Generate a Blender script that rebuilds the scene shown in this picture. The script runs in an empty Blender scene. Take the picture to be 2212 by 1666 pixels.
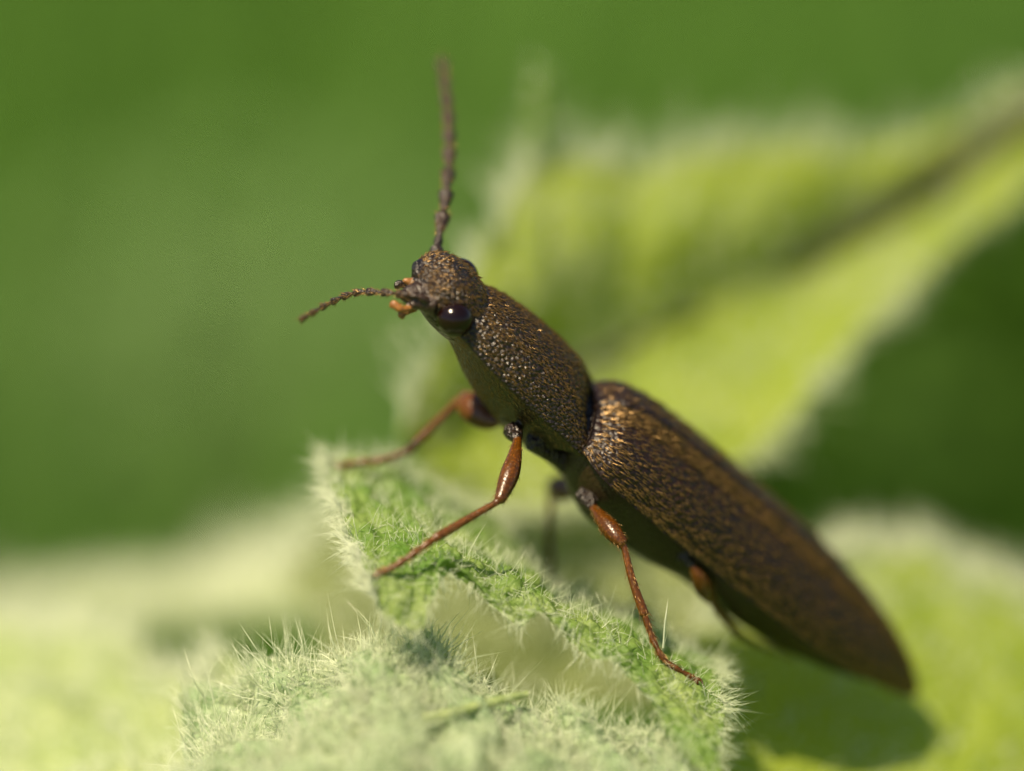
import bpy, math, random
import numpy as np
from mathutils import Vector, Matrix
from mathutils.bvhtree import BVHTree

random.seed(4); RNG = np.random.default_rng(4)
scene = bpy.context.scene
COL = scene.collection
R = math.radians

# ------------------------------------------------------------------ camera, light, exposure
PITCH = R(18); DIST = 40.0; FRAME = 10.24          # one unit = about 1.3 mm; frame is 10.24 units wide in the focus plane
sp, cp = math.sin(PITCH), math.cos(PITCH)
AX = np.array([[1, 0, 0], [0, sp, cp], [0, -cp, sp]])   # rows: right, up, towards the lens

cam = bpy.data.cameras.new('camera'); camo = bpy.data.objects.new('camera', cam); COL.objects.link(camo)
camo.location = tuple(AX[2] * DIST)
camo.rotation_euler = (R(90) - PITCH, 0, 0)
cam.sensor_width = 36; cam.lens = 36 * DIST / FRAME
cam.clip_start = 0.5; cam.clip_end = 5000
cam.dof.use_dof = True; cam.dof.focus_distance = DIST + 0.18
cam.dof.aperture_fstop = cam.lens * 1e-3 / 3.3
cam.dof.aperture_blades = 0
scene.camera = camo

SUN = np.array([-0.34, 0.72, 0.56]) @ AX; SUN /= np.linalg.norm(SUN)
world = bpy.data.worlds.new('World'); scene.world = world; world.use_nodes = True
wn = world.node_tree
sky = wn.nodes.new('ShaderNodeTexSky'); sky.sky_type = 'NISHITA'; sky.sun_disc = False
sky.sun_elevation = math.asin(SUN[2]); sky.sun_rotation = math.atan2(SUN[0], SUN[1])
bg = wn.nodes['Background']; bg.inputs['Strength'].default_value = 0.058
wn.links.new(sky.outputs[0], bg.inputs['Color'])
sun = bpy.data.lights.new('sun', 'SUN'); sun.energy = 5.0; sun.angle = R(0.5); sun.color = (1.0, 0.82, 0.56)
suno = bpy.data.objects.new('sun', sun); COL.objects.link(suno)
suno.rotation_euler = Vector(SUN).to_track_quat('Z', 'Y').to_euler(); suno.location = tuple(SUN * 60)
scene.view_settings.view_transform = 'Standard'; scene.view_settings.look = 'None'
scene.view_settings.exposure = 0.7; scene.view_settings.gamma = 1.0
scene.cycles.use_denoising = True
scene.cycles.caustics_reflective = False; scene.cycles.caustics_refractive = False; scene.cycles.max_bounces = 5; scene.cycles.transparent_max_bounces = 8
scene.cycles.sample_clamp_indirect = 6

# ------------------------------------------------------------------ helpers
K = FRAME / 2212.0                                   # measured picture unit -> scene unit in the focus plane
def C3(px, py, d=0.0):
    """point in camera-aligned axes (right, up, towards lens) from a measured position and its own depth"""
    s = (DIST + d) / DIST
    return np.array([(px - 1106) * K * s, (833 - py) * K * s, -d])
def W(p):                                            # camera-aligned axes -> world
    return np.asarray(p) @ AX
def P(px, py, d=0.0): return W(C3(px, py, d))

def tag(o, label=None, cat=None, group=None, kind=None):
    if label: o['label'] = label
    if cat: o['category'] = cat
    if group: o['group'] = group
    if kind: o['kind'] = kind
    return o
def empty(name, loc):
    o = bpy.data.objects.new(name, None); COL.objects.link(o); o.location = tuple(loc); o.empty_display_size = 0.2
    return o
def mesh_obj(name, V, F, mats, parent=None, smooth=True, mi=None, base=None):
    """V world coordinates; the object sits at its parent's origin"""
    V = np.asarray(V, float)
    o_ = np.zeros(3) if base is None else np.asarray(base)
    me = bpy.data.meshes.new(name)
    me.from_pydata((V - o_).tolist(), [], F if isinstance(F, list) else F.tolist())
    for m in (mats if isinstance(mats, list) else [mats]): me.materials.append(m)
    if mi is not None: me.polygons.foreach_set('material_index', np.asarray(mi, np.int32))
    me.polygons.foreach_set('use_smooth', np.full(len(me.polygons), smooth))
    me.update()
    o = bpy.data.objects.new(name, me); COL.objects.link(o)
    if parent is not None: o.parent = parent
    elif base is not None: o.location = tuple(o_)
    return o
def big_mesh(name, V, T, mat, parent=None, base=None, smooth=True):
    """fast triangle mesh"""
    o_ = np.zeros(3) if base is None else np.asarray(base)
    me = bpy.data.meshes.new(name); V = V - o_
    me.vertices.add(len(V)); me.vertices.foreach_set('co', V.astype(np.float32).ravel())
    n = len(T); me.loops.add(n * 3); me.loops.foreach_set('vertex_index', T.astype(np.int32).ravel())
    me.polygons.add(n); me.polygons.foreach_set('loop_start', np.arange(0, n * 3, 3, dtype=np.int32))
    me.polygons.foreach_set('use_smooth', np.full(n, smooth))
    me.update(calc_edges=True); me.materials.append(mat)
    o = bpy.data.objects.new(name, me); COL.objects.link(o)
    if parent is not None: o.parent = parent
    elif base is not None: o.location = tuple(o_)
    return o
def unit(v): return v / np.maximum(np.linalg.norm(v, axis=-1, keepdims=True), 1e-9)

def needles(roots, dirs, length, rad, bend):
    """curved three-sided tapering hairs -> vertices, triangles"""
    n = len(roots); L = np.asarray(length)[:, None]; r = np.asarray(rad)[:, None]
    ref = np.where(np.abs(dirs[:, 2:3]) > 0.8, np.array([[1., 0, 0]]), np.array([[0, 0, 1.]]))
    a = unit(np.cross(dirs, ref)); b = np.cross(dirs, a)
    p1 = roots + dirs * L * 0.5 + bend * L * 0.12
    p2 = roots + dirs * L * 0.94 + bend * L * 0.5
    V = np.empty((n, 7, 3))
    for k in range(3):
        an = 2 * math.pi * k / 3; o = (a * math.cos(an) + b * math.sin(an)) * r
        V[:, k] = roots + o; V[:, 3 + k] = p1 + o * 0.75
    V[:, 6] = p2
    t = []
    for k in range(3):
        j = (k + 1) % 3
        t += [(k, j, 3 + j), (k, 3 + j, 3 + k), (3 + k, 3 + j, 6)]
    T = np.array(t)[None] + (np.arange(n) * 7)[:, None, None]
    return V.reshape(-1, 3), T.reshape(-1, 3)

def catmull(pts, m):
    """points (n, ...) resampled to m along axis 0"""
    pts = np.asarray(pts, float); n = len(pts)
    if n == 1: return np.repeat(pts, m, 0)
    ext = np.concatenate([[2 * pts[0] - pts[1]], pts, [2 * pts[-1] - pts[-2]]])
    x = np.linspace(0, n - 1, m); i = np.minimum(x.astype(int), n - 2); f = (x - i).reshape((-1,) + (1,) * (pts.ndim - 1))
    a, b, c, d = ext[i], ext[i + 1], ext[i + 2], ext[i + 3]
    return 0.5 * (2 * b + (c - a) * f + (2 * a - 5 * b + 4 * c - d) * f ** 2 + (3 * b - a - 3 * c + d) * f ** 3)

def vnoise(u, v, freq, seed):
    g = np.random.default_rng(seed).random((67, 67))
    x, y = u * freq, v * freq
    i, j = np.floor(x).astype(int), np.floor(y).astype(int)
    fx, fy = x - i, y - j; fx = fx * fx * (3 - 2 * fx); fy = fy * fy * (3 - 2 * fy)
    i %= 66; j %= 66
    return (g[i, j] * (1 - fx) * (1 - fy) + g[i + 1, j] * fx * (1 - fy) + g[i, j + 1] * (1 - fx) * fy + g[i + 1, j + 1] * fx * fy) - 0.5

def prof(ts, vs, sm=14.0):
    ts = np.asarray(ts, float); x = np.arange(ts[0] - 60, ts[-1] + 60, 2.0)
    y = np.interp(x, ts, vs); k = np.exp(-0.5 * (np.arange(-30, 31) * 2 / sm) ** 2); k /= k.sum()
    yp = np.pad(y, 30, mode='edge'); y = np.convolve(yp, k, 'valid')
    return lambda t: np.interp(t, x, y)

# ------------------------------------------------------------------ materials
def new_mat(name):
    m = bpy.data.materials.new(name); m.use_nodes = True
    nt = m.node_tree; return m, nt, nt.nodes['Principled BSDF'], nt.nodes['Material Output']
def N(nt, t, **kw):
    n = nt.nodes.new('ShaderNode' + t)
    for k, v in kw.items():
        if k in n.inputs: n.inputs[k].default_value = v
        else: setattr(n, k, v)
    return n
def ramp(nt, fac, stops):
    r = N(nt, 'ValToRGB'); el = r.color_ramp.elements
    while len(el) < len(stops): el.new(0.5)
    for e, (p, c) in zip(el, stops): e.position = p; e.color = (*c, 1)
    nt.links.new(fac, r.inputs[0]); return r

def cuticle(name, c0, c1, rough, gran, depth, spec=0.5, c2=None):
    m, nt, b, out = new_mat(name); L = nt.links.new
    tc = N(nt, 'TexCoord')
    no = N(nt, 'TexNoise', Scale=1.6, Detail=5.0); L(tc.outputs['Object'], no.inputs['Vector'])
    r = ramp(nt, no.outputs['Fac'], [(0.3, c0), (0.7, c1)])
    vo = N(nt, 'TexVoronoi', Scale=gran, Randomness=0.75); L(tc.outputs['Object'], vo.inputs['Vector'])
    n2 = N(nt, 'TexNoise', Scale=gran * 2.2, Detail=3.0); L(tc.outputs['Object'], n2.inputs['Vector'])
    mx = N(nt, 'MixRGB', blend_type='MULTIPLY'); mx.inputs[0].default_value = 0.7
    r2 = ramp(nt, vo.outputs['Distance'], [(0.05, (1.25, 1.15, 1.0)), (0.55, (0.35, 0.33, 0.32))])
    L(r.outputs[0], mx.inputs[1]); L(r2.outputs[0], mx.inputs[2]); L(mx.outputs[0], b.inputs['Base Color'])
    ad = N(nt, 'Math', operation='MULTIPLY_ADD'); ad.inputs[1].default_value = -1.0
    L(vo.outputs['Distance'], ad.inputs[0])
    m2 = N(nt, 'Math', operation='MULTIPLY'); m2.inputs[1].default_value = 0.35; L(n2.outputs['Fac'], m2.inputs[0]); L(m2.outputs[0], ad.inputs[2])
    bu = N(nt, 'Bump', Strength=depth, Distance=0.03); L(ad.outputs[0], bu.inputs['Height']); L(bu.outputs[0], b.inputs['Normal'])
    b.inputs['Roughness'].default_value = rough; b.inputs['Specular IOR Level'].default_value = spec
    return m
M_BODY = cuticle('dark_cuticle', (0.012, 0.007, 0.004), (0.026, 0.014, 0.007), 0.30, 22, 1.0, 0.6)
M_VENT = cuticle('ventral_cuticle', (0.018, 0.011, 0.004), (0.040, 0.022, 0.006), 0.36, 30, 0.35, 0.5)
M_ELY = cuticle('wing_case_cuticle', (0.010, 0.005, 0.003), (0.030, 0.014, 0.006), 0.38, 15, 0.8, 0.4)
M_LEG = cuticle('leg_cuticle', (0.075, 0.024, 0.001), (0.19, 0.066, 0.003), 0.27, 30, 0.12, 0.5)
M_AMBER = cuticle('amber_cuticle', (0.30, 0.13, 0.03), (0.45, 0.22, 0.06), 0.3, 30, 0.2, 0.5)
M_ANT = cuticle('antenna_cuticle', (0.016, 0.010, 0.007), (0.048, 0.025, 0.014), 0.34, 30, 0.5, 0.5)
for m_, w_ in ((M_LEG, 0.12), (M_AMBER, 0.4)):
    b_ = m_.node_tree.nodes['Principled BSDF']
    b_.inputs['Subsurface Weight'].default_value = w_; b_.inputs['Subsurface Radius'].default_value = (0.10, 0.06, 0.02); b_.inputs['Subsurface Scale'].default_value = 1.0

M_EYE, nt, b, out = new_mat('compound_eye')
b.inputs['Base Color'].default_value = (0.007, 0.002, 0.001, 1); b.inputs['Roughness'].default_value = 0.15; b.inputs['Specular IOR Level'].default_value = 0.42
tc = N(nt, 'TexCoord'); vo = N(nt, 'TexVoronoi', Scale=55.0); nt.links.new(tc.outputs['Object'], vo.inputs['Vector'])
bu = N(nt, 'Bump', Strength=0.06, Distance=0.01); nt.links.new(vo.outputs['Distance'], bu.inputs['Height']); nt.links.new(bu.outputs[0], b.inputs['Normal'])

def hair_mat(name, col, trans, rough, tcol):
    m, nt, b, out = new_mat(name)
    b.inputs['Base Color'].default_value = (*col, 1); b.inputs['Roughness'].default_value = rough
    t = N(nt, 'BsdfTranslucent'); t.inputs['Color'].default_value = (*tcol, 1)
    mx = N(nt, 'MixShader'); mx.inputs[0].default_value = trans
    nt.links.new(b.outputs[0], mx.inputs[1]); nt.links.new(t.outputs[0], mx.inputs[2]); nt.links.new(mx.outputs[0], out.inputs['Surface'])
    return m
M_SETA = hair_mat('golden_setae', (0.32, 0.195, 0.068), 0.04, 0.27, (0.2, 0.12, 0.04))
M_SETA.node_tree.nodes['Principled BSDF'].inputs['Metallic'].default_value = 0.45
M_FUZZ = hair_mat('leaf_fuzz', (0.82, 0.88, 0.70), 0.5, 0.18, (0.82, 0.90, 0.66))

def leaf_mat(name, c_lo, c_hi, t_col, trans, bump=0.6, scale=9.0):
    m, nt, b, out = new_mat(name); L = nt.links.new
    tc = N(nt, 'TexCoord')
    no = N(nt, 'TexNoise', Scale=1.3, Detail=6.0, Roughness=0.6); L(tc.outputs['Object'], no.inputs['Vector'])
    r = ramp(nt, no.outputs['Fac'], [(0.3, c_lo), (0.72, c_hi)])
    vo = N(nt, 'TexVoronoi', Scale=scale); L(tc.outputs['Object'], vo.inputs['Vector'])
    r2 = ramp(nt, vo.outputs['Distance'], [(0.0, (1.15, 1.15, 1.1)), (0.6, (0.72, 0.78, 0.7))])
    mx = N(nt, 'MixRGB', blend_type='MULTIPLY'); mx.inputs[0].default_value = 0.6
    L(r.outputs[0], mx.inputs[1]); L(r2.outputs[0], mx.inputs[2]); L(mx.outputs[0], b.inputs['Base Color'])
    iv = N(nt, 'Math', operation='MULTIPLY'); iv.inputs[1].default_value = -1; L(vo.outputs['Distance'], iv.inputs[0])
    n3 = N(nt, 'TexNoise', Scale=scale * 3, Detail=4.0); L(tc.outputs['Object'], n3.inputs['Vector'])
    ad = N(nt, 'Math', operation='MULTIPLY_ADD'); ad.inputs[1].default_value = 0.4; L(n3.outputs['Fac'], ad.inputs[0]); L(iv.outputs[0], ad.inputs[2])
    bu = N(nt, 'Bump', Strength=bump, Distance=0.06); L(ad.outputs[0], bu.inputs['Height']); L(bu.outputs[0], b.inputs['Normal'])
    b.inputs['Roughness'].default_value = 0.48; b.inputs['Specular IOR Level'].default_value = 0.4
    t = N(nt, 'BsdfTranslucent'); t.inputs['Color'].default_value = (*t_col, 1); L(bu.outputs[0], t.inputs['Normal'])
    ms = N(nt, 'MixShader'); ms.inputs[0].default_value = trans
    L(b.outputs[0], ms.inputs[1]); L(t.outputs[0], ms.inputs[2]); L(ms.outputs[0], out.inputs['Surface'])
    return m
M_LEAF = leaf_mat('leaf_green', (0.10, 0.20, 0.025), (0.20, 0.32, 0.05), (0.34, 0.46, 0.03), 0.42)
M_LEAF_Y = leaf_mat('leaf_yellow_green', (0.26, 0.35, 0.04), (0.38, 0.46, 0.06), (0.54, 0.60, 0.035), 0.45)
M_LEAF_P = leaf_mat('leaf_pale_green', (0.36, 0.46, 0.17), (0.52, 0.59, 0.29), (0.44, 0.52, 0.14), 0.32)
M_LEAF_W = leaf_mat('leaf_woolly', (0.19, 0.33, 0.14), (0.56, 0.63, 0.43), (0.46, 0.55, 0.24), 0.34, 0.8, 8.0)
M_LEAF_D = leaf_mat('leaf_vivid_green', (0.075, 0.21, 0.014), (0.36, 0.45, 0.15), (0.30, 0.45, 0.05), 0.42, 0.9, 8.0)
M_LEAF_O = leaf_mat('leaf_olive', (0.17, 0.21, 0.07), (0.27, 0.31, 0.11), (0.26, 0.30, 0.07), 0.35)
M_STALK = leaf_mat('leaf_stalk', (0.045, 0.055, 0.012), (0.07, 0.08, 0.018), (0.06, 0.08, 0.01), 0.1)

# ------------------------------------------------------------------ the setting: ground, grass, background plants
GZ = -46.0
m, nt, b, out = new_mat('meadow_soil'); tc = N(nt, 'TexCoord'); no = N(nt, 'TexNoise', Scale=0.05, Detail=6.0)
nt.links.new(tc.outputs['Object'], no.inputs['Vector'])
r = ramp(nt, no.outputs['Fac'], [(0.3, (0.05, 0.10, 0.015)), (0.7, (0.10, 0.17, 0.03))]); nt.links.new(r.outputs[0], b.inputs['Base Color'])
b.inputs['Roughness'].default_value = 0.9
n = 60; xs = np.linspace(-1, 1, n); g = np.sign(xs) * np.abs(xs) ** 2.2 * 3000
gx, gy = np.meshgrid(g, g, indexing='ij')
gz = GZ + 3.0 * np.sin(gx * 0.03) * np.cos(gy * 0.024) * np.exp(-(np.hypot(gx, gy) / 900) ** 2)
idx = np.arange(n * n).reshape(n, n)
F = np.stack([idx[:-1, :-1], idx[1:, :-1], idx[1:, 1:], idx[:-1, 1:]], -1).reshape(-1, 4)
ground = mesh_obj('ground', np.stack([gx, gy, gz], -1).reshape(-1, 3), F, m); tag(ground, 'green meadow ground far behind and below the beetle', 'ground', kind='structure')

M_GRASS = leaf_mat('grass_blade', (0.115, 0.25, 0.035), (0.19, 0.36, 0.07), (0.18, 0.36, 0.035), 0.35, 0.1, 0.5)
M_SHRUB = leaf_mat('shrub_leaf_painted_shade', (0.040, 0.10, 0.012), (0.08, 0.17, 0.02), (0.10, 0.22, 0.015), 0.3, 0.1, 0.5)  # shade of the vegetation behind the tail is put into this dark leaf colour
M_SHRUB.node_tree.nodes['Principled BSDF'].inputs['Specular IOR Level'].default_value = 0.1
M_SHRUB_L = leaf_mat('pale_shrub_leaf', (0.14, 0.26, 0.07), (0.22, 0.36, 0.12), (0.18, 0.32, 0.06), 0.3, 0.1, 0.5)
def blades(n, xr, yr, hr, wr, seed):
    g = np.random.default_rng(seed)
    x = g.uniform(*xr, n); y = g.uniform(*yr, n); h = g.uniform(*hr, n); w = g.uniform(*wr, n)
    an = g.uniform(0, 2 * math.pi, n); ln = g.uniform(0.05, 0.45, n); la = g.uniform(0, 2 * math.pi, n)
    V = np.empty((n, 5, 3)); z0 = np.full(n, GZ - 3.0)
    dx, dy = np.cos(an) * w, np.sin(an) * w; lx, ly = np.cos(la) * ln * h, np.sin(la) * ln * h
    for k, (f, ww) in enumerate(((0, 1), (0, -1), (0.55, 0.8), (0.55, -0.8), (1, 0))):
        V[:, k, 0] = x + dx * ww + lx * f * f; V[:, k, 1] = y + dy * ww + ly * f * f; V[:, k, 2] = z0 + h * f
    T = np.array([(0, 1, 3), (0, 3, 2), (2, 3, 4)])[None] + (np.arange(n) * 5)[:, None, None]
    return V.reshape(-1, 3), T.reshape(-1, 3)
V, T = blades(14000, (-90, 90), (40, 330), (8, 26), (0.5, 1.3), 11)
tag(big_mesh('grass', V, T, M_GRASS), 'soft green blur of meadow grass filling the background', 'grass', kind='stuff')

def shrub(name, centre, rad, nleaf, mat, seed, label):
    g = np.random.default_rng(seed); c = np.array(centre, float)
    root = empty(name, (c[0], c[1], GZ)); base = np.array([c[0], c[1], GZ])
    d = unit(g.normal(size=(nleaf, 3))) * (g.random((nleaf, 1)) ** 0.4) * np.array(rad)
    p = c + d; nrm = unit(d / np.array(rad) + g.normal(size=(nleaf, 3)) * 0.6 + [0, 0, 0.5])
    a = unit(np.cross(nrm, g.normal(size=(nleaf, 3)))); b2 = np.cross(nrm, a)
    s = g.uniform(1.2, 2.6, (nleaf, 1))
    V = np.stack([p - a * s, p - b2 * s * 0.45 + nrm * 0.1 * s, p + a * s - nrm * 0.25 * s, p + b2 * s * 0.45 + nrm * 0.1 * s], 1).reshape(-1, 3)
    T = np.array([(0, 1, 2), (0, 2, 3)])[None] + (np.arange(nleaf) * 4)[:, None, None]
    f = big_mesh('foliage', V, T.reshape(-1, 3), mat, root, base); f['kind'] = 'stuff'
    st = []
    for k in range(7):
        tip = c + unit(g.normal(size=3) + np.array([0, 0, 0.5])) * np.array(rad) * 0.7
        pts = catmull([base + [g.uniform(-1, 1), g.uniform(-1, 1), -2], (base + tip) / 2 + g.normal(size=3) * 1.5, tip], 8)
        for q in range(7):
            dd = pts[q + 1] - pts[q]; st.append((pts[q], dd / np.linalg.norm(dd), np.linalg.norm(dd) * 1.1, 0.5 * (1 - q / 9)))
    V, T = needles(np.array([q[0] for q in st]), np.array([q[1] for q in st]), [q[2] for q in st], [q[3] for q in st], np.zeros((len(st), 3)))
    big_mesh('stem', V, T, M_LEG, root, base)
    tag(root, label, 'shrub'); return root
shrub('shrub', P(2090, 900, 50), (9, 6, 5.5), 1600, M_SHRUB, 5, 'shrub with shade painted into its dark green leaves, blurred far behind the tail of the beetle')

shrub('shrub', P(600, 900, 110), (13, 8, 9), 1500, M_SHRUB_L, 6, 'pale green shrub blurred far behind the legs and antennae')

# ------------------------------------------------------------------ the hairy plant
plant_base = np.array([1.0, 2.5, GZ - 0.5])
plant = empty('hairy_plant', plant_base)
tag(plant, 'fuzzy pale green plant whose leaves carry the beetle', 'plant')

def leaf(name, rows, nu, nv, mat, label, hairs=0, hl=(0.1, 0.2), hr=0.006, rim=0, rl=(0.2, 0.35), rimr=None, corr=0.0, ncorr=6, bump=0.0, bfreq=8,
         teeth=0, tooth=0.0, up=(0, 0.8, 0.6), lean=(0, 0, 0), rims='abcd', seed=1, skew=0.6, hmask=None, flat=0.5):
    """rows: control grid of (px, py, depth); u runs along a row, v from row to row"""
    g = np.random.default_rng(seed)
    G = np.array([[C3(*p) for p in row] for row in rows])           # (nv0, nu0, 3)
    S = catmull(G, nv); S = np.swapaxes(catmull(np.swapaxes(S, 0, 1), nu), 0, 1)   # (nv, nu, 3)
    uu, vv = np.meshgrid(np.linspace(0, 1, nu), np.linspace(0, 1, nv))
    if teeth:
        saw = np.abs(((uu * teeth) % 1.0) - 0.4) ; edge = np.clip((0.22 - vv) / 0.22, 0, 1) ** 1.5
        S = S + (S[-1:, :, :] - S[0:1, :, :]) * (edge * saw * tooth)[..., None]
    def normals(S):
        du = np.gradient(S, axis=1); dv = np.gradient(S, axis=0)
        n = unit(np.cross(du, dv)); s = np.sign((n * np.array(up)).sum(-1).mean()); return n * (s if s else 1)
    nr = normals(S)
    disp = np.zeros_like(uu)
    if corr:
        ph = (uu * ncorr + np.abs(vv - 0.5) * skew * 2 + 0.25 * vnoise(uu, vv, 4, seed + 9)) % 1.0
        disp += corr * (np.abs(np.sin(math.pi * ph)) ** 0.6 - 0.6)
    if bump:
        asp = nu / nv
        disp += bump * vnoise(uu * asp, vv, bfreq, seed + 3) + 0.5 * bump * vnoise(uu * asp, vv, bfreq * 2.3, seed + 4) + 0.25 * bump * vnoise(uu * asp, vv, bfreq * 5, seed + 5)
    S = S + nr * disp[..., None]; nr = normals(S)
    idx = np.arange(nu * nv).reshape(nv, nu)
    F = np.stack([idx[:-1, :-1], idx[:-1, 1:], idx[1:, 1:], idx[1:, :-1]], -1).reshape(-1, 4)
    o = mesh_obj(name, W(S.reshape(-1, 3)), F, mat, plant, base=plant_base)
    if label: o['label'] = label
    roots, dirs, lens, rads = [], [], [], []
    ln = np.array(lean, float)
    if hairs:
        area = np.linalg.norm(np.cross(np.gradient(S, axis=1), np.gradient(S, axis=0)), axis=-1)[:-1, :-1].ravel()
        if hmask is not None: area = area * hmask(uu[:-1, :-1], vv[:-1, :-1]).ravel()
        area *= np.clip(0.65 + 1.8 * vnoise(uu * 3, vv * 3, 5, seed + 20), 0.08, 2)[:-1, :-1].ravel()
        c = g.choice(len(area), hairs, p=area / area.sum()); i, j = np.divmod(c, nu - 1)
        fu, fv = g.random((hairs, 1)), g.random((hairs, 1))
        p = S[i, j] * (1 - fu) * (1 - fv) + S[i, j + 1] * fu * (1 - fv) + S[i + 1, j] * (1 - fu) * fv + S[i + 1, j + 1] * fu * fv
        roots.append(p); dirs.append(unit(nr[i, j] * (1 - flat * 0.4) + g.normal(size=(hairs, 3)) * flat * 0.8 + ln)); q = g.random(hairs)
        lens.append(hl[0] + (hl[1] - hl[0]) * q ** 2); rads.append(np.full(hairs, hr) * g.uniform(0.6, 1.3, hairs))
    if rim:
        for e in rims:
            line, inn, nn = {'a': (S[0], S[2], nr[0]), 'b': (S[-1], S[-3], nr[-1]), 'c': (S[:, 0], S[:, 2], nr[:, 0]), 'd': (S[:, -1], S[:, -3], nr[:, -1])}[e]
            x = g.uniform(0, len(line) - 1.001, rim); i = x.astype(int); f = (x - i)[:, None]
            p = line[i] * (1 - f) + line[i + 1] * f; od = unit(line[i] - inn[i])
            p = p - od * g.random((rim, 1)) ** 2 * 0.15
            roots.append(p); dirs.append(unit(od * 0.9 + nn[i] * g.uniform(-0.3, 0.8, (rim, 1)) + g.normal(size=(rim, 3)) * 0.35 + ln))
            lens.append(g.uniform(*rl, rim)); rads.append(np.full(rim, rimr or hr) * g.uniform(0.6, 1.3, rim))
    if roots:
        rt, di = np.concatenate(roots), np.concatenate(dirs)
        V, T = needles(rt, di, np.concatenate(lens), np.concatenate(rads), g.normal(size=rt.shape) * 0.5)
        h = big_mesh('leaf_hair', W(V), T, M_FUZZ, o, plant_base); h['kind'] = 'stuff'
    return o, S, nr

def tube_pts(path, radii, seg, ring=10, flat=1.0, wob=0.0, seed=0):
    """tapered tube with rounded ends; path (n,3) -> V, F"""
    p = catmull(path, seg); r = catmull(np.asarray(radii, float)[:, None], seg)[:, 0]
    t = unit(np.gradient(p, axis=0)); ref = np.array([0.1, 0.2, 1.0])
    a = unit(np.cross(t, ref)); b = np.cross(t, a)
    V, F = [], []
    an = np.linspace(0, 2 * math.pi, ring, endpoint=False)
    for k in range(seg):
        V.append(p[k] + r[k] * (np.cos(an)[:, None] * a[k] + flat * np.sin(an)[:, None] * b[k]))
    V = np.concatenate(V).tolist(); n0 = len(V)
    V.append((p[0] - t[0] * r[0] * 0.7).tolist()); V.append((p[-1] + t[-1] * r[-1] * 0.7).tolist())
    for k in range(seg - 1):
        for j in range(ring):
            q = (j + 1) % ring; F.append((k * ring + j, k * ring + q, (k + 1) * ring + q, (k + 1) * ring + j))
    for j in range(ring):
        q = (j + 1) % ring; F.append((n0, q, j)); F.append((n0 + 1, (seg - 1) * ring + j, (seg - 1) * ring + q))
    return np.array(V), F

# big rear leaf: row 0 = upper margin, row 2 = midrib, row 4 = lower margin; from the stalk (right) to the tip (left)
rear = [
 [(2500, 60, 9.3), (2230, 190, 8.5), (1950, 300, 8.0), (1650, 300, 7.4), (1380, 345, 6.7), (1170, 330, 6.0), (1060, 470, 5.2), (960, 690, 4.45), (860, 900, 4.2)],
 [(2500, 90, 9.4), (2240, 220, 8.5), (1930, 380, 7.7), (1640, 450, 6.8), (1400, 520, 6.05), (1200, 540, 5.35), (1100, 640, 4.85), (990, 790, 4.4), (870, 930, 4.25)],
 [(2500, 110, 10.3), (2240, 245, 9.4), (1900, 470, 8.4), (1640, 610, 7.0), (1400, 720, 6.3), (1220, 790, 5.7), (1100, 850, 5.2), (990, 910, 4.7), (880, 965, 4.4)],
 [(2500, 150, 9.3), (2250, 310, 8.2), (1930, 580, 7.1), (1700, 740, 6.4), (1450, 860, 5.8), (1280, 930, 5.3), (1130, 980, 4.9), (1010, 1010, 4.6), (900, 1010, 4.4)],
 [(2500, 190, 9.1), (2250, 370, 7.8), (1980, 620, 6.5), (1800, 800, 5.8), (1640, 980, 5.2), (1440, 1060, 4.8), (1240, 1100, 4.6), (1060, 1090, 4.5), (920, 1050, 4.4)],
]
REAR = leaf('leaf', rear, 240, 130, M_LEAF_Y, 'large blurred leaf behind the beetle, folded along its midrib with a fuzzy upper edge', hairs=2400, hl=(0.12, 0.32), hr=0.010,
     rim=520, rl=(0.25, 0.65), rimr=0.012, corr=0.13, ncorr=9, bump=0.20, bfreq=4, teeth=16, tooth=0.10, rims='ab', seed=21, lean=(0, 0.2, 0.1))
V, F = tube_pts([P(2520, 105, 9.2), P(2240, 238, 8.4), P(1890, 478, 7.9), P(1400, 722, 6.25), P(1100, 846, 5.1), P(900, 960, 4.3)], [0.26, 0.22, 0.16, 0.07, 0.05, 0.03], 50)
mesh_obj('midrib', V, F, M_STALK, REAR[0], base=plant_base)
# leaf under the tail
right = [
 [(1500, 1340, 3.75), (1690, 1240, 4.75), (1860, 1185, 5.55), (2040, 1200, 5.95), (2240, 1275, 6.15), (2460, 1400, 6.15)],
 [(1480, 1450, 3.05), (1680, 1380, 3.95), (1880, 1330, 4.55), (2080, 1340, 4.95), (2280, 1400, 5.15), (2480, 1500, 5.15)],
 [(1480, 1560, 2.35), (1680, 1520, 3.15), (1900, 1490, 3.65), (2100, 1500, 4.05), (2300, 1540, 4.25), (2500, 1620, 4.25)],
 [(1500, 1680, 1.85), (1690, 1650, 2.45), (1920, 1650, 2.85), (2120, 1670, 3.15), (2320, 1700, 3.35), (2520, 1760, 3.35)],
 [(1520, 1820, 1.35), (1700, 1820, 1.75), (1930, 1830, 2.05), (2140, 1850, 2.35), (2340, 1880, 2.45), (2540, 1920, 2.55)],
]
leaf('leaf', right, 150, 110, M_LEAF_Y, 'smooth yellow green leaf spread out below the tail of the beetle', hairs=2200, hl=(0.10, 0.25), hr=0.009, rim=900, rl=(0.25, 0.55), rimr=0.016,
     corr=0.05, ncorr=5, bump=0.16, bfreq=4, rims='a', seed=31, teeth=12, tooth=0.05, hmask=lambda u, v: 0.35 + np.clip(1 - v * 3, 0, 1) * 2)
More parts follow.
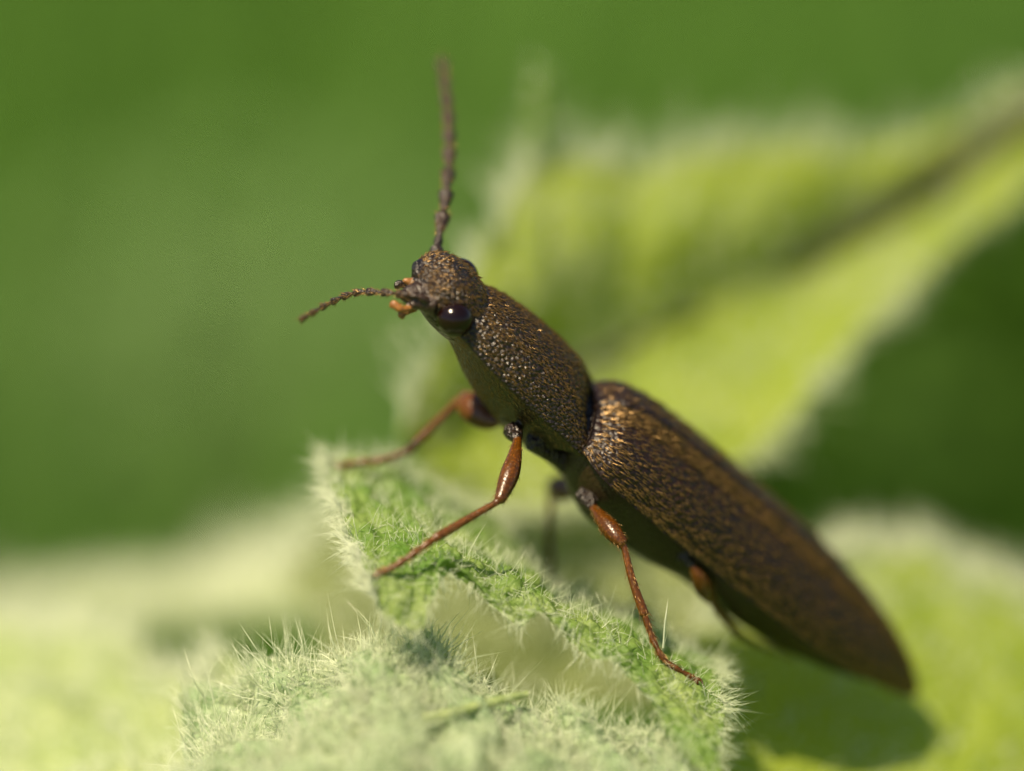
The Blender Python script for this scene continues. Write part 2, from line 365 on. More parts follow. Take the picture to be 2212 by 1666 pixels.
# pale leaf behind the legs
mid = [
 [(600, 1230, 7.0), (720, 1130, 6.8), (900, 1075, 6.6), (1120, 1040, 6.2), (1330, 1060, 5.8), (1600, 1150, 5.4)],
 [(640, 1290, 6.6), (750, 1210, 6.3), (910, 1160, 6.0), (1130, 1130, 5.6), (1340, 1150, 5.2), (1600, 1230, 4.8)],
 [(690, 1350, 6.2), (790, 1290, 5.9), (930, 1250, 5.7), (1140, 1220, 5.3), (1350, 1240, 4.9), (1600, 1310, 4.4)],
 [(720, 1430, 6.1), (820, 1390, 5.7), (960, 1370, 5.5), (1160, 1360, 5.2), (1360, 1370, 4.7), (1600, 1420, 4.1)],
 [(740, 1560, 6.0), (840, 1530, 5.6), (980, 1520, 5.4), (1170, 1520, 5.1), (1370, 1530, 4.6), (1600, 1570, 4.0)],
]
leaf('leaf', mid, 110, 80, M_LEAF_O, 'pale fuzzy leaf blurred behind the legs of the beetle', hairs=2600, hl=(0.12, 0.28), hr=0.010, rim=500, rl=(0.25, 0.5), rimr=0.015,
     corr=0.08, ncorr=4, bump=0.2, bfreq=4, rims='a', seed=41)
# perch leaf: crinkled young leaf the feet stand on
perch7 = [
 [(700, 985, 1.7), (800, 985, 1.9), (930, 1035, 2.3), (1060, 1120, 2.6), (1200, 1262, 2.6), (1380, 1330, 2.2), (1540, 1420, 1.6)],
 [(716, 1060, 1.0), (820, 1070, 1.1), (940, 1110, 1.3), (1080, 1190, 1.4), (1230, 1300, 1.4), (1390, 1370, 1.1), (1550, 1460, 0.9)],
 [(752, 1150, 0.3), (830, 1150, 0.35), (950, 1170, 0.4), (1100, 1240, 0.45), (1250, 1325, 0.4), (1400, 1405, 0.35), (1555, 1505, 0.3)],
 [(775, 1220, -0.25), (820, 1238, -0.4), (930, 1230, -0.1), (1090, 1280, -0.05), (1240, 1360, -0.05), (1400, 1440, -0.05), (1560, 1560, -0.1)],
]
margin = [(798, 1290, -0.5), (845, 1340, -0.6), (905, 1360, -0.6), (938, 1300, -0.4), (972, 1232, -0.2), (1020, 1262, -0.15), (1075, 1322, -0.2), (1128, 1352, -0.25),
          (1172, 1330, -0.2), (1235, 1392, -0.2), (1300, 1430, -0.3), (1360, 1450, -0.3), (1440, 1570, -0.5), (1550, 1720, -0.9)]
mx_ = np.array([m_[0] for m_ in margin], float); f_ = (mx_ - mx_[0]) / (mx_[-1] - mx_[0])
perch = []
for k_, row in enumerate(perch7):
    r_ = np.array(row, float); xq = r_[0, 0] + f_ * (r_[-1, 0] - r_[0, 0])
    q_ = np.stack([xq, np.interp(xq, r_[:, 0], r_[:, 1]), np.interp(xq, r_[:, 0], r_[:, 2])], 1)
    q_[:, 1] = np.minimum(q_[:, 1], np.array([m_[1] for m_ in margin]) - (30 + 34 * (3 - k_)))
    perch.append([tuple(p_) for p_ in q_])
perch.append(margin)
PERCH = leaf('leaf', perch, 280, 170, M_LEAF_D, 'crinkled bright green lobed young leaf under the feet of the beetle', hairs=2600, hl=(0.07, 0.36), hr=0.0036, rim=420, rl=(0.10, 0.36), rimr=0.0042,
     corr=0.05, ncorr=10, bump=0.13, bfreq=8, rims='abccd', seed=51)
sr = np.array([C3(1432, 1400, 0.05), C3(1392, 1500, 0.0), C3(1240, 1330, 0.5), C3(1010, 1200, 0.2)])
st_ = np.array([C3(1438, 1284, 0.05), C3(1424, 1428, -0.02), C3(1330, 1290, 0.5), C3(1050, 1120, 0.3)])
V, T = needles(sr, unit(st_ - sr), np.linalg.norm(st_ - sr, axis=1), [0.013, 0.012, 0.006, 0.005], np.array([[0.1, 0, 0]] * 4))
o_ = big_mesh('leaf_hair', W(V), T, M_FUZZ, PERCH[0], plant_base); o_['kind'] = 'stuff'
# woolly leaf filling the foreground
front = [
 [(420, 1520, 1.4), (560, 1470, 0.9), (700, 1415, 0.5), (830, 1385, 0.2), (940, 1425, 0.2), (1060, 1500, 0.1), (1170, 1530, 0.0), (1300, 1560, -0.2), (1460, 1600, -0.3)],
 [(400, 1580, 0.9), (560, 1530, 0.4), (700, 1475, 0.1), (840, 1450, -0.2), (950, 1480, -0.2), (1060, 1540, -0.2), (1180, 1580, -0.3), (1310, 1620, -0.5), (1480, 1670, -0.6)],
 [(380, 1660, 0.2), (560, 1610, -0.3), (700, 1560, -0.5), (840, 1530, -0.6), (960, 1550, -0.6), (1070, 1600, -0.5), (1190, 1640, -0.7), (1320, 1690, -0.9), (1500, 1750, -1.0)],
 [(360, 1760, -0.8), (560, 1710, -1.0), (700, 1660, -1.1), (850, 1630, -1.2), (970, 1640, -1.1), (1080, 1680, -1.0), (1200, 1720, -1.1), (1330, 1780, -1.3), (1520, 1850, -1.4)],
 [(340, 1880, -1.8), (560, 1840, -1.8), (700, 1800, -1.8), (850, 1780, -1.8), (980, 1780, -1.7), (1090, 1800, -1.6), (1210, 1840, -1.6), (1340, 1900, -1.7), (1540, 1960, -1.8)],
]
FRONT = leaf('leaf', front, 260, 150, M_LEAF_W, 'pale woolly leaf crowded with white hairs in the foreground', hairs=6000, hl=(0.10, 0.62), hr=0.0062, rim=900, rl=(0.08, 0.28), rimr=0.0045,
     corr=0.26, ncorr=6, bump=0.36, bfreq=5, rims='a', seed=61, lean=(0.1, 0.35, 0.1), flat=0.6)
V, F = tube_pts([P(620, 1640, -0.45), P(800, 1575, -0.75), P(940, 1548, -0.78), P(1060, 1518, -0.5), P(1140, 1500, -0.35)], [0.05, 0.05, 0.045, 0.05, 0.035], 40)
mesh_obj('vein', V, F, M_LEAF_P, FRONT[0], base=plant_base)
# far pale leaf on the left
left = [
 [(-300, 1370, 15), (0, 1320, 15), (260, 1275, 14.5), (500, 1245, 13.5), (700, 1160, 11.5), (820, 1070, 9.5)],
 [(-300, 1400, 13.5), (0, 1350, 13.5), (270, 1305, 13), (520, 1285, 12), (720, 1230, 10), (840, 1170, 8.5)],
 [(-300, 1440, 12), (0, 1390, 12), (280, 1345, 11.5), (520, 1330, 10.5), (720, 1310, 9), (850, 1270, 7.5)],
]
leaf('leaf', left, 110, 60, M_LEAF_P, 'pale leaf far out of focus to the left of the beetle', hairs=3000, hl=(0.2, 0.5), hr=0.03, bump=0.3, bfreq=3, rim=500, rl=(0.4, 0.9), rimr=0.03, rims='a', seed=71)
# near blurred leaf in the lower left
low = [
 [(-400, 1330, 8), (-100, 1350, 7), (150, 1370, 6), (330, 1420, 5), (430, 1480, 4), (520, 1420, 3.4)],
 [(-400, 1420, 7), (-100, 1430, 6), (140, 1450, 5), (320, 1490, 4), (440, 1530, 3.2), (560, 1500, 2.6)],
 [(-400, 1540, 6), (-100, 1540, 5), (130, 1550, 4), (310, 1580, 3.2), (440, 1620, 2.4), (580, 1600, 1.8)],
 [(-400, 1700, 5), (-100, 1690, 4), (120, 1690, 3), (300, 1710, 2.2), (440, 1730, 1.4), (600, 1720, 0.9)],
 [(-400, 1860, 4), (-100, 1850, 3), (120, 1840, 2), (300, 1850, 1.2), (440, 1860, 0.6), (600, 1850, 0.1)],
]
leaf('leaf', low, 120, 80, M_LEAF_P, 'blurred yellowish leaf in the corner below the far pale leaf', hairs=2500, hl=(0.12, 0.35), hr=0.012, bump=0.35, bfreq=3, corr=0.15, ncorr=4, rim=600, rl=(0.25, 0.6), rimr=0.016, rims='a', seed=81)
# narrow leaf tip poking up behind the antenna side of the rear leaf
tip = [
 [(1130, 420, 6.2), (1135, 330, 6.0), (1142, 250, 5.9), (1150, 180, 5.8), (1158, 140, 5.8)],
 [(1165, 420, 5.9), (1168, 330, 5.8), (1170, 250, 5.75), (1168, 180, 5.7), (1162, 138, 5.75)],
 [(1205, 420, 6.2), (1200, 330, 6.0), (1192, 250, 5.9), (1182, 180, 5.8), (1166, 140, 5.8)],
]
leaf('leaf', tip, 50, 14, M_LEAF_D, 'narrow dark green leaf tip sticking up from the rear leaf', hairs=20, hl=(0.1, 0.2), hr=0.008, rim=14, rl=(0.15, 0.35), rimr=0.012, rims='ab', seed=91)
# stem of the shoot, hidden under the leaves
V2, F2 = tube_pts([plant_base, [0.5, 2.0, -25], [0.2, 2.2, -12], P(1000, 1700, 2.6), P(1050, 1480, 2.4)], [0.7, 0.6, 0.5, 0.4, 0.2], 40)
mesh_obj('stem', V2, F2, M_LEAF, plant, base=plant_base)

node = P(1030, 1800, 3.2)
for path_ in ([(2500, 118, 10.4), (2900, 500, 13), (2400, 1900, 10)], [(1520, 1760, 2.4), (1300, 1800, 3.0)], [(1000, 1800, -1.6), (1010, 1900, 1.5)],
              [(150, 1860, 2.1), (500, 1950, 3.0)], [(845, 1290, 7.6), (900, 1500, 5.5)], [(1000, 1530, 5.5), (1020, 1680, 4.6)], [(1400, 1640, -0.4), (1250, 1750, 1.6)]):
    V, F = tube_pts([P(*q) for q in path_] + [node + [0, 0, -1.0 if path_[0][0] < 2000 else -9]], [0.10] + [0.14] * len(path_), 24, 10)
    mesh_obj('petiole', V, F, M_LEAF, plant, base=plant_base)

# ------------------------------------------------------------------ the beetle
def frame(angle, yaw, roll):
    """axis towards the tail; u dorsal, s towards the beetle's left side, in camera-aligned axes"""
    a = np.array([math.cos(angle) * math.cos(yaw), -math.sin(angle) * math.cos(yaw), -math.sin(yaw)])
    z = np.array([0, 0, 1.0]); s0 = unit(z - a * (z @ a)); u0 = np.cross(a, s0)
    if u0[1] < 0: u0 = -u0
    return a, s0 * math.cos(roll) - u0 * math.sin(roll), u0 * math.cos(roll) + s0 * math.sin(roll), u0
ROLL = R(28)
class Sect:
    def __init__(self, origin, angle, yaw, d0, ncent, st=1.0):
        self.st = st
        self.a, self.s, self.u, self.u0 = frame(R(angle), R(yaw), ROLL); self.cy = math.cos(R(yaw))
        self.o = C3(*origin, d0); self.n = ncent
    def at(self, t, s, u):                           # t, centre offset in picture units; s, u in scene units
        t = np.asarray(t, float)[..., None]; nc = np.asarray(self.n(t[..., 0]))[..., None] * K
        return self.o + self.a * t * K * self.st / self.cy + self.u0 * nc + self.s * np.asarray(s)[..., None] + self.u * np.asarray(u)[..., None]
PRO = Sect((1000, 745), 42.0, 22, 0.35, lambda t: 57 + 0 * t)
ELY = Sect((1300, 1000), 39.6, 25, 1.0, prof([-120, 0, 400, 750, 870], [52, 60, 66, 64, 52], 30), 1.055)

def loft(sec, tt, fn, ring=64):
    """closed loft: fn(t, phi) -> (t, s, u)"""
    ph = np.linspace(0, 2 * math.pi, ring, endpoint=False)
    T_, PH = np.meshgrid(tt, ph, indexing='ij')
    V = sec.at(*fn(T_, PH)).reshape(-1, 3); n = len(tt)
    F = []
    for k in range(n - 1):
        for j in range(ring):
            q = (j + 1) % ring; F.append((k * ring + j, k * ring + q, (k + 1) * ring + q, (k + 1) * ring + j))
    c0 = V[:ring].mean(0); c1 = V[-ring:].mean(0); V = np.concatenate([V, [c0, c1]])
    for j in range(ring):
        q = (j + 1) % ring; F.append((n * ring, q, j)); F.append((n * ring + 1, (n - 1) * ring + j, (n - 1) * ring + q))
    return V, F
def pw(x, e): return np.sign(x) * np.abs(x) ** e

# prothorax
pw_w = prof([-50, -30, 20, 90, 180, 260, 300], [0.43, 0.47, 0.545, 0.59, 0.60, 0.60, 0.60], 14)
pw_h = prof([-50, -30, 20, 90, 160, 220, 262, 290], [0.25, 0.30, 0.36, 0.395, 0.405, 0.375, 0.27, 0.10], 11)
pw_v = prof([-50, 0, 60, 120, 200, 280], [0.26, 0.34, 0.46, 0.54, 0.60, 0.60], 14)
def pro_fn(t, ph):
    w, h, v = pw_w(t), pw_h(t), pw_v(t); c, s_ = np.cos(ph), np.sin(ph); up = s_ >= 0
    s = np.where(up, w * c, w * pw(c, 1.6)) * (1 + 0.035 * np.exp(-(s_ / 0.10) ** 2)); u = np.where(up, h * np.abs(s_) ** 0.95, -1.17 * v * np.abs(s_) ** 1.7)
    k = np.clip((t - 140) / 130, 0, 1) ** 1.5; f = np.clip((20 - t) / 70, 0, 1)
    t2 = t + 62 * k * np.abs(s / np.maximum(w, 1e-6)) ** 4 * np.where(up, 1, np.maximum(0, 1 - np.abs(s_) * 1.5)) - 18 * f * np.abs(c) ** 6
    return t2, s, u
leg_lines = []
pieces = []      # (V, F, material index)
V, F = loft(PRO, np.concatenate([[-40], np.linspace(-38, 276, 44)]), pro_fn, 96)
pieces.append((V, F, [4 if (k < 44 * 96 and (k % 96) >= 48) else 0 for k in range(len(F))]))
# head
hw = prof([-188, -178, -165, -140, -100, -60, -20, 10], [0.03, 0.20, 0.30, 0.375, 0.39, 0.365, 0.31, 0.30], 9)
hh = prof([-188, -178, -165, -140, -100, -60, -20, 10], [0.02, 0.12, 0.20, 0.29, 0.33, 0.32, 0.24, 0.2], 9)
hv = prof([-188, -178, -165, -140, -100, -60, -20, 10], [0.02, 0.12, 0.18, 0.24, 0.29, 0.31, 0.30, 0.25], 9)
def head_fn(t, ph):
    c, s_ = np.cos(ph), np.sin(ph); up = s_ >= 0
    s = hw(t) * pw(c, 0.8); u = np.where(up, hh(t) * pw(s_, 0.8), hv(t) * pw(s_, 0.9))
    return t + 10 * s / 0.4, s, u
V, F = loft(PRO, np.linspace(-192, 10, 36), head_fn, 64); pieces.append((V, F, 0))
# mouthparts: labrum and mandible, palps
def add_tube(path, radii, seg, mi, ring=12, flat=1.0):
    V, F = tube_pts(np.array([C3(*p) for p in path]), radii, seg, ring, flat); pieces.append((V, F, mi))
add_tube([(925, 640, -0.05), (893, 636, -0.12), (868, 640, -0.12)], [0.17, 0.12, 0.06], 10, 5)
add_tube([(935, 655, -0.12), (905, 655, -0.16), (880, 662, -0.16)], [0.13, 0.075, 0.035], 10, 5)
add_tube([(900, 660, -0.15), (875, 668, -0.2), (862, 666, -0.22), (850, 655, -0.22), (846, 664, -0.22)], [0.03, 0.035, 0.045, 0.035, 0.03], 18, 2)
add_tube([(905, 630, 0.15), (880, 618, 0.1), (862, 614, 0.08), (856, 622, 0.06)], [0.035, 0.035, 0.045, 0.03], 16, 5)
add_tube([(898, 668, -0.05), (876, 676, -0.1), (866, 680, -0.12), (872, 688, -0.12)], [0.028, 0.03, 0.036, 0.02], 16, 2)
add_tube([(908, 622, 0.0), (886, 610, -0.02), (872, 606, -0.04)], [0.05, 0.045, 0.025], 12, 2)
# trunk and abdomen under the wing cases
ew = prof([-95, -70, -40, 0, 100, 200, 400, 540, 650, 730, 790, 830, 858, 866], [0.50, 0.66, 0.75, 0.79, 0.835, 0.845, 0.81, 0.745, 0.625, 0.485, 0.34, 0.21, 0.09, 0.02], 10)
eh = prof([-95, -78, -50, 0, 60, 200, 400, 540, 650, 730, 790, 830, 866], [0.16, 0.29, 0.40, 0.46, 0.49, 0.50, 0.485, 0.45, 0.385, 0.30, 0.21, 0.13, 0.03], 10)
av = prof([-140, -100, -40, 40, 130, 210, 260, 330, 420, 540, 660, 740, 790], [0.14, 0.30, 0.64, 0.82, 0.83, 0.77, 0.67, 0.66, 0.68, 0.60, 0.42, 0.25, 0.08], 16)
aw = prof([-140, -100, -60, 0, 200, 400, 540, 650, 730, 790], [0.16, 0.34, 0.55, 0.74, 0.80, 0.765, 0.70, 0.58, 0.43, 0.26], 16)
def abd_fn(t, ph):
    c, s_ = np.cos(ph), np.sin(ph); up = s_ >= 0
    seg = 1 - 0.02 * (np.abs(((t - 230) / 95) % 1.0 - 0.5) > 0.46) * (t > 230)
    return t, aw(t) * pw(c, 0.9), np.where(up, 0.6 * np.minimum(eh(t), 0.3) * s_, -av(t) * seg * np.abs(s_) ** 1.1)
V, F = loft(ELY, np.linspace(-140, 790, 120), abd_fn, 72)
pieces.append((V, F, [4 if (k < 119 * 72 and (k % 72) >= 36) else 0 for k in range(len(F))]))
# neck between prothorax and trunk
add_tube([(1130, 850, 0.8), (1230, 940, 1.1), (1320, 1010, 1.4)], [0.36, 0.36, 0.4], 10, 0, 24)
# prosternal spine lobes under the thorax
add_tube([(1150, 950, 0.62), (1200, 985, 0.8), (1250, 1030, 1.0)], [0.12, 0.10, 0.08], 10, 0)
# legs
def leg(coxa, femur, tibia, tarsus, fr=0.105, tr=(0.034, 0.042, 0.05), cm=3):
    add_tube([coxa, tuple((np.array(coxa) + np.array(femur[0])) / 2), femur[0]], [0.11, 0.085, 0.05], 8, cm)
    n = len(femur); rr = [0.042, fr * 0.75, fr, fr * 0.85, 0.058] if n == 5 else np.interp(np.linspace(0, 1, n), [0, 0.3, 0.6, 0.85, 1], [0.045, fr * 0.75, fr, fr * 0.85, 0.058])
    add_tube(femur, list(rr), 22, 1, 14); leg_lines.append((femur, list(rr), 90))
    leg_lines.append(([femur[-1]] + tibia + tarsus, [0.036, 0.042, 0.048] + [0.034] * len(tarsus), 190))
    add_tube([femur[-1]] + tibia, list(np.interp(np.linspace(0, 1, len(tibia) + 1), [0, 0.5, 1], tr)), 20, 1, 12)
    p = np.array([tibia[-1]] + tarsus, float); q = catmull(p, 26)
    rr = [0.029 + 0.011 * abs(math.sin(math.pi * 4.5 * k / 25)) - 0.006 * k / 25 for k in range(26)]
    add_tube([tuple(x) for x in q], rr, 52, 1, 10)
    e = q[-1]; dv = q[-1] - q[-3]
    for sg in (-1, 1):
        add_tube([tuple(e), tuple(e + dv * 0.9 + np.array([sg * 4, -3 * sg, -0.03])), tuple(e + dv * 1.3 + np.array([sg * 6, 8, 0]))], [0.02, 0.017, 0.012], 8, 1, 8)
leg((1108, 930, 0.5), [(1118, 950, 0.35), (1112, 985, 0.22), (1102, 1022, 0.1), (1090, 1055, 0.0), (1079, 1082, -0.08)], [(1010, 1122, -0.18), (940, 1163, -0.3)], [(895, 1195, -0.38), (850, 1225, -0.42), (818, 1238, -0.42)], 0.10)
leg((1110, 905, 0.95), [(1080, 912, 1.1), (1055, 905, 1.2), (1030, 888, 1.3), (1012, 868, 1.4), (1003, 852, 1.45)], [(940, 915, 1.5), (880, 975, 1.5)], [(820, 995, 1.5), (770, 1000, 1.5), (728, 1008, 1.55)], 0.165, cm=1)
leg((1262, 1070, 0.75), [(1282, 1098, 0.55), (1298, 1118, 0.42), (1316, 1140, 0.32), (1332, 1160, 0.24), (1347, 1176, 0.2)], [(1365, 1250, 0.14), (1392, 1328, 0.1)], [(1412, 1385, 0.08), (1440, 1430, 0.05), (1496, 1464, 0.1)], 0.10)
leg((1255, 1060, 1.5), [(1240, 1062, 1.8), (1228, 1060, 2.0), (1214, 1055, 2.15), (1202, 1052, 2.3), (1192, 1052, 2.4)], [(1187, 1140, 2.45), (1188, 1222, 2.5)], [(1192, 1250, 2.5), (1200, 1270, 2.55), (1212, 1282, 2.6)], 0.14)
leg((1478, 1200, 0.95), [(1496, 1222, 0.9), (1508, 1245, 0.95), (1518, 1266, 1.05), (1527, 1282, 1.15), (1535, 1294, 1.25)], [(1562, 1332, 1.5), (1596, 1368, 1.9)], [(1634, 1388, 2.2), (1668, 1400, 2.6), (1705, 1412, 3.0)], 0.10)
leg((1500, 1180, 2.2), [(1530, 1200, 2.5), (1545, 1220, 2.7), (1560, 1245, 2.9), (1570, 1260, 3.0), (1578, 1272, 3.1)], [(1610, 1310, 3.3), (1640, 1345, 3.5)], [(1665, 1360, 3.7), (1690, 1372, 3.9), (1715, 1380, 4.1)], 0.105)

beetle_base = P(1200, 1290, 1.2)
beetle = empty('click_beetle', beetle_base)
tag(beetle, 'slender dark brown beetle climbing the fuzzy leaf, antennae spread', 'beetle')

Vs, Fs, Ms, off = [], [], [], 0
for V, F, mi in pieces:
    Vs.append(V); Fs += [tuple(int(i) + off for i in f) for f in F]; Ms += ([mi] * len(F) if np.isscalar(mi) else list(mi)); off += len(V)
Vs = W(np.concatenate(Vs))
src = mesh_obj('body_source', Vs, Fs, M_BODY)
md = src.modifiers.new('r', 'REMESH'); md.mode = 'VOXEL'; md.voxel_size = 0.0135; md.adaptivity = 0.0
md = src.modifiers.new('s', 'SMOOTH'); md.factor = 0.5; md.iterations = 2
dg = bpy.context.evaluated_depsgraph_get(); me = bpy.data.meshes.new_from_object(src.evaluated_get(dg)); me.name = 'body'
tree = BVHTree.FromPolygons([Vector(v) for v in Vs], Fs)
bpy.data.objects.remove(src)
nv = len(me.vertices); co = np.empty(nv * 3, np.float32); me.vertices.foreach_get('co', co); co = co.reshape(-1, 3)
cen = np.empty(len(me.polygons) * 3, np.float32); me.polygons.foreach_get('center', cen); cen = cen.reshape(-1, 3)
fm = np.array([Ms[tree.find_nearest(Vector(c))[2]] for c in cen], np.int32)
fm[fm == 3] = 0; fm[fm == 4] = 3; fm[fm == 5] = 4
me.vertices.foreach_set('co', (co - beetle_base).astype(np.float32).ravel())
me.materials.clear()
for m_ in (M_BODY, M_LEG, M_AMBER, M_VENT, M_ANT): me.materials.append(m_)
me.polygons.foreach_set('material_index', fm); me.polygons.foreach_set('use_smooth', np.ones(len(me.polygons), bool)); me.update()
body = bpy.data.objects.new('body', me); COL.objects.link(body); body.parent = beetle

# wing cases
def ely_pt(t, q, side, off=0.0):
    """q 0 = suture, 1 = outer margin"""
    q = np.asarray(q, float); ph = math.pi / 2 * (1 - q); w, h = ew(t) + off, eh(t) + off
    s = side * w * np.cos(ph); u = h * np.sin(ph) ** 0.95
    groove = 0.035 * np.exp(-(q / 0.03) ** 2) - 0.02 * np.exp(-((q - 0.09) / 0.05) ** 2) + 0.006 * (np.cos(q * 9 * 2 * math.pi) > 0.75) * (q > 0.06) * (q < 0.97)
    lip = 0.03 * np.clip((q - 0.93) / 0.07, 0, 1)
    return ELY.at(t, s * (1 + lip), u - groove * np.sin(ph) - 0.03 * np.clip((q - 0.9) / 0.1, 0, 1) * (w / 0.8))
for side in (1, -1):
    tt = np.concatenate([np.linspace(-95, -40, 22), np.linspace(-37, 864, 170)]); qq = np.linspace(0.004, 1, 72)
    T_, Q = np.meshgrid(tt, qq, indexing='ij')
    A = ely_pt(T_, Q, side); B = ely_pt(T_, Q, side, -0.03)
    n, k = T_.shape; idx = np.arange(n * k).reshape(n, k)
    F = np.stack([idx[:-1, :-1], idx[:-1, 1:], idx[1:, 1:], idx[1:, :-1]], -1).reshape(-1, 4)
    F2 = F[:, ::-1] + n * k
    per = np.concatenate([idx[0, :], idx[1:, -1], idx[-1, -2::-1], idx[-2:0:-1, 0]])
    nx = np.roll(per, -1); F3 = np.stack([per, nx, nx + n * k, per + n * k], -1)
    FF = np.concatenate([F, F2, F3]); FF = FF if side < 0 else FF[:, ::-1]
    mesh_obj('elytron', W(np.concatenate([A.reshape(-1, 3), B.reshape(-1, 3)])), FF, M_ELY, beetle, base=beetle_base)

# eyes
def sphere(c, rx, seg=40):
    th = np.linspace(0, math.pi, seg // 2); ph = np.linspace(0, 2 * math.pi, seg, endpoint=False)
    T_, PH = np.meshgrid(th, ph, indexing='ij'); d = np.stack([np.sin(T_) * np.cos(PH), np.sin(T_) * np.sin(PH), np.cos(T_)], -1).reshape(-1, 3)
    n = len(th); F = []
    for i in range(n - 1):
        for j in range(seg):
            q = (j + 1) % seg; F.append((i * seg + j, i * seg + q, (i + 1) * seg + q, (i + 1) * seg + j))
    return np.asarray(c) + (d * np.asarray(rx)[None]) @ np.array([PRO.s, PRO.u, PRO.a]), F
for side in (1, -1):
    c = PRO.at(np.array(-78.0 if side > 0 else -80.0), np.array(side * 0.40), np.array(0.06))
    V, F = sphere(c, (0.165, 0.18, 0.185)); mesh_obj('eye', W(V), F, M_EYE, beetle, base=beetle_base)

# antennae: scape and pedicel form the part, the serrate joints are its pieces
seta_r, seta_d, seta_l, seta_w = [], [], [], []
def antenna(path, r_max, nseg):
    p = np.array([C3(*q) for q in path]); q = catmull(p, 200)
    L = np.concatenate([[0], np.cumsum(np.linalg.norm(np.diff(q, axis=0), axis=1))]); L /= L[-1]
    def pt(x): return np.array([np.interp(x, L, q[:, k]) for k in range(3)])
    cuts = np.concatenate([[0, 0.075, 0.12], np.linspace(0.12, 1, nseg + 1)[1:]])
    root = None
    V, F = tube_pts(np.array([pt(x) for x in (0, 0.03, 0.07, 0.078, 0.1, 0.118)]), [r_max * 0.7, r_max * 0.95, r_max * 0.85, r_max * 0.45, r_max * 0.6, r_max * 0.45], 22, 14)
    root = mesh_obj('antenna', W(V), F, M_ANT, beetle, base=beetle_base)
    for k in range(2, len(cuts) - 1):
        a, b_ = cuts[k], cuts[k + 1]; f = (k - 2) / nseg; rm = r_max * (1 - 0.25 * f)
        V, F = tube_pts(np.array([pt(a + (b_ - a) * x) for x in (-0.04, 0.25, 0.6, 0.88, 0.98)]), [rm * 0.28, rm * 0.5, rm * 0.86, rm, rm * 0.45], 16, 12, 0.8)
        o = mesh_obj('antenna_segment', W(V), F, M_ANT, root, base=beetle_base)
        for j in range(int(48 * r_max / 0.07)):
            x = a + (b_ - a) * random.random(); c = pt(x); tg = unit(pt(min(x + 0.01, 1)) - pt(x - 0.01)); sd = unit(np.cross(tg, RNG.normal(size=3)))
            seta_r.append(c + sd * rm * (0.4 + 0.5 * (x - a) / (b_ - a))); seta_d.append(unit(tg * 0.8 + sd * 0.6)); seta_l.append(random.uniform(0.03, 0.07)); seta_w.append(0.003)
antenna([(941, 580, 0.55), (942, 550, 0.6), (950, 500, 0.75), (962, 430, 1.0), (970, 340, 1.4), (968, 250, 1.9), (955, 130, 2.6)], 0.083, 9)
antenna([(930, 655, -0.18), (905, 642, -0.25), (870, 636, -0.2), (800, 631, 0.0), (755, 636, 0.2), (700, 662, 0.5), (648, 692, 0.8)], 0.046, 9)

# bristles round the mouth
for j in range(70):
    c = C3(random.uniform(868, 905), random.uniform(606, 664), random.uniform(-0.22, 0.05))
    seta_r.append(c); seta_d.append(unit(np.array([-0.8, random.uniform(-0.5, 0.4), random.uniform(-0.2, 0.5)]))); seta_l.append(random.uniform(0.04, 0.10)); seta_w.append(0.003)
# setae on the legs
for path_, rad_, n_ in leg_lines:
    p_ = catmull(np.array([C3(*q) for q in path_]), 60); r_ = np.interp(np.linspace(0, 1, 60), np.linspace(0, 1, len(rad_)), rad_)
    for j in range(n_):
        i = random.randrange(1, 59); tg = unit(p_[i + 1] - p_[i - 1]); sd = unit(np.cross(tg, RNG.normal(size=3)))
        seta_r.append(p_[i] + sd * r_[i] * 0.92 + tg * random.uniform(-0.02, 0.02)); seta_d.append(unit(tg * 0.8 + sd * 0.5)); seta_l.append(random.uniform(0.04, 0.09)); seta_w.append(0.0028)
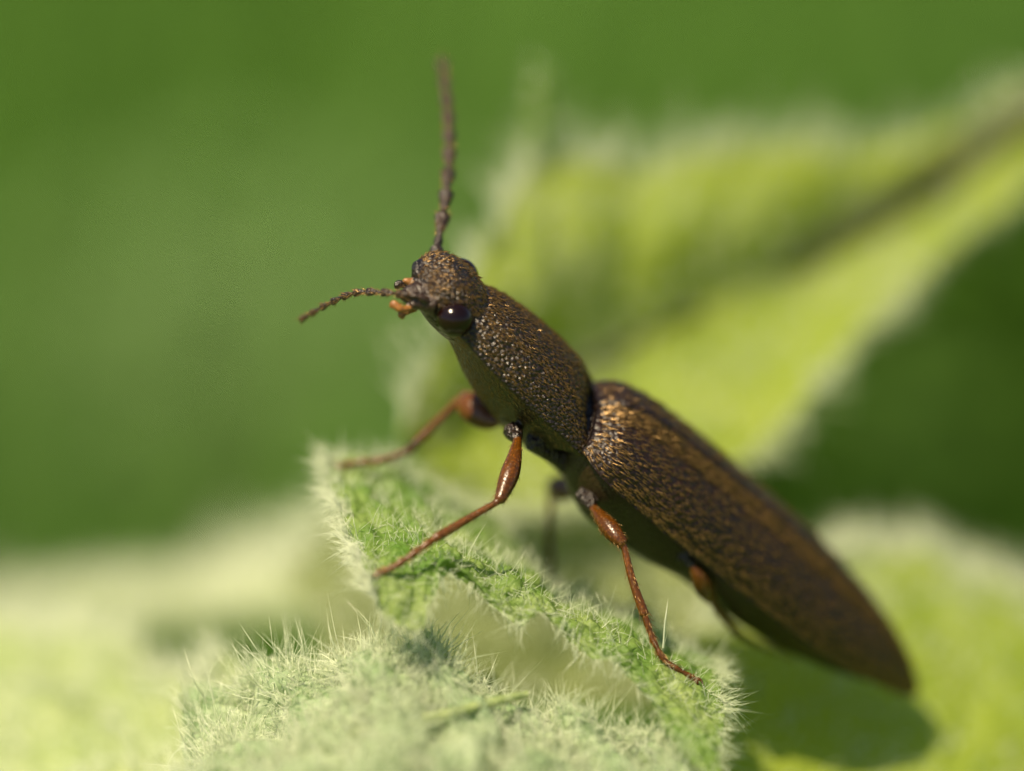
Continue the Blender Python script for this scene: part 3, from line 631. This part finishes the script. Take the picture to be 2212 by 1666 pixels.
# setae over the cuticle
def surf_setae(fn, n, length, lean, wid, seed):
    g = np.random.default_rng(seed)
    pos, nor, tan = fn(g, n)
    d = unit(tan * lean + nor * (1 - lean) + g.normal(size=pos.shape) * 0.16)
    seta_r.extend(pos); seta_d.extend(d); seta_l.extend(g.uniform(*length, n)); seta_w.extend(np.full(n, wid))
def param_fn(f, tr, qr):
    def fn(g, n):
        t = g.uniform(*tr, n); q = g.uniform(*qr, n); e = 1e-2
        p = f(t, q); dt = f(t + 2.0, q) - p; dq = f(t, q + e) - p
        nn = unit(np.cross(dt, dq)); s = np.sign((nn * (ELY.u)).sum(-1, keepdims=True)); s[s == 0] = 1
        return p, nn * s, unit(dt)
    return fn
surf_setae(param_fn(lambda t, q: ely_pt(t, q, 1), (-90, 850), (0.02, 0.99)), 3300, (0.06, 0.12), 0.86, 0.0046, 1)
surf_setae(param_fn(lambda t, q: ely_pt(t, q, 1), (-90, 800), (0.02, 0.22)), 1700, (0.07, 0.14), 0.78, 0.0062, 11)
surf_setae(param_fn(lambda t, q: ely_pt(t, q, 1), (-20, 840), (0.93, 0.985)), 600, (0.06, 0.11), 0.86, 0.0045, 12)
surf_setae(param_fn(lambda t, q: ely_pt(t, q, -1), (-90, 850), (0.02, 0.7)), 1500, (0.06, 0.12), 0.84, 0.0045, 2)
def pro_s(t, q): return PRO.at(*pro_fn(t, q))
surf_setae(param_fn(pro_s, (-37, 272), (0.9, 2.6)), 2300, (0.04, 0.085), 0.84, 0.0032, 3)
surf_setae(param_fn(pro_s, (-37, 272), (0.08, 1.0)), 900, (0.04, 0.08), 0.84, 0.003, 6)
surf_setae(param_fn(lambda t, q: PRO.at(*head_fn(t, q)), (-184, -10), (0.1, 3.0)), 1200, (0.04, 0.08), 0.75, 0.003, 4)
def vent(f):
    def fn(g, n):
        p, nn, tt = param_fn(f, (-40, 260), (5.0, 6.2))(g, n); return p, -nn, tt
    return fn
surf_setae(vent(pro_s), 900, (0.04, 0.07), 0.86, 0.0026, 5)
V, T = needles(np.array(seta_r), np.array(seta_d), seta_l, seta_w, np.tile(-ELY.u * 0.0, (len(seta_r), 1)))
h = big_mesh('body_hair', W(V), T, M_SETA, beetle, beetle_base); h['kind'] = 'stuff'
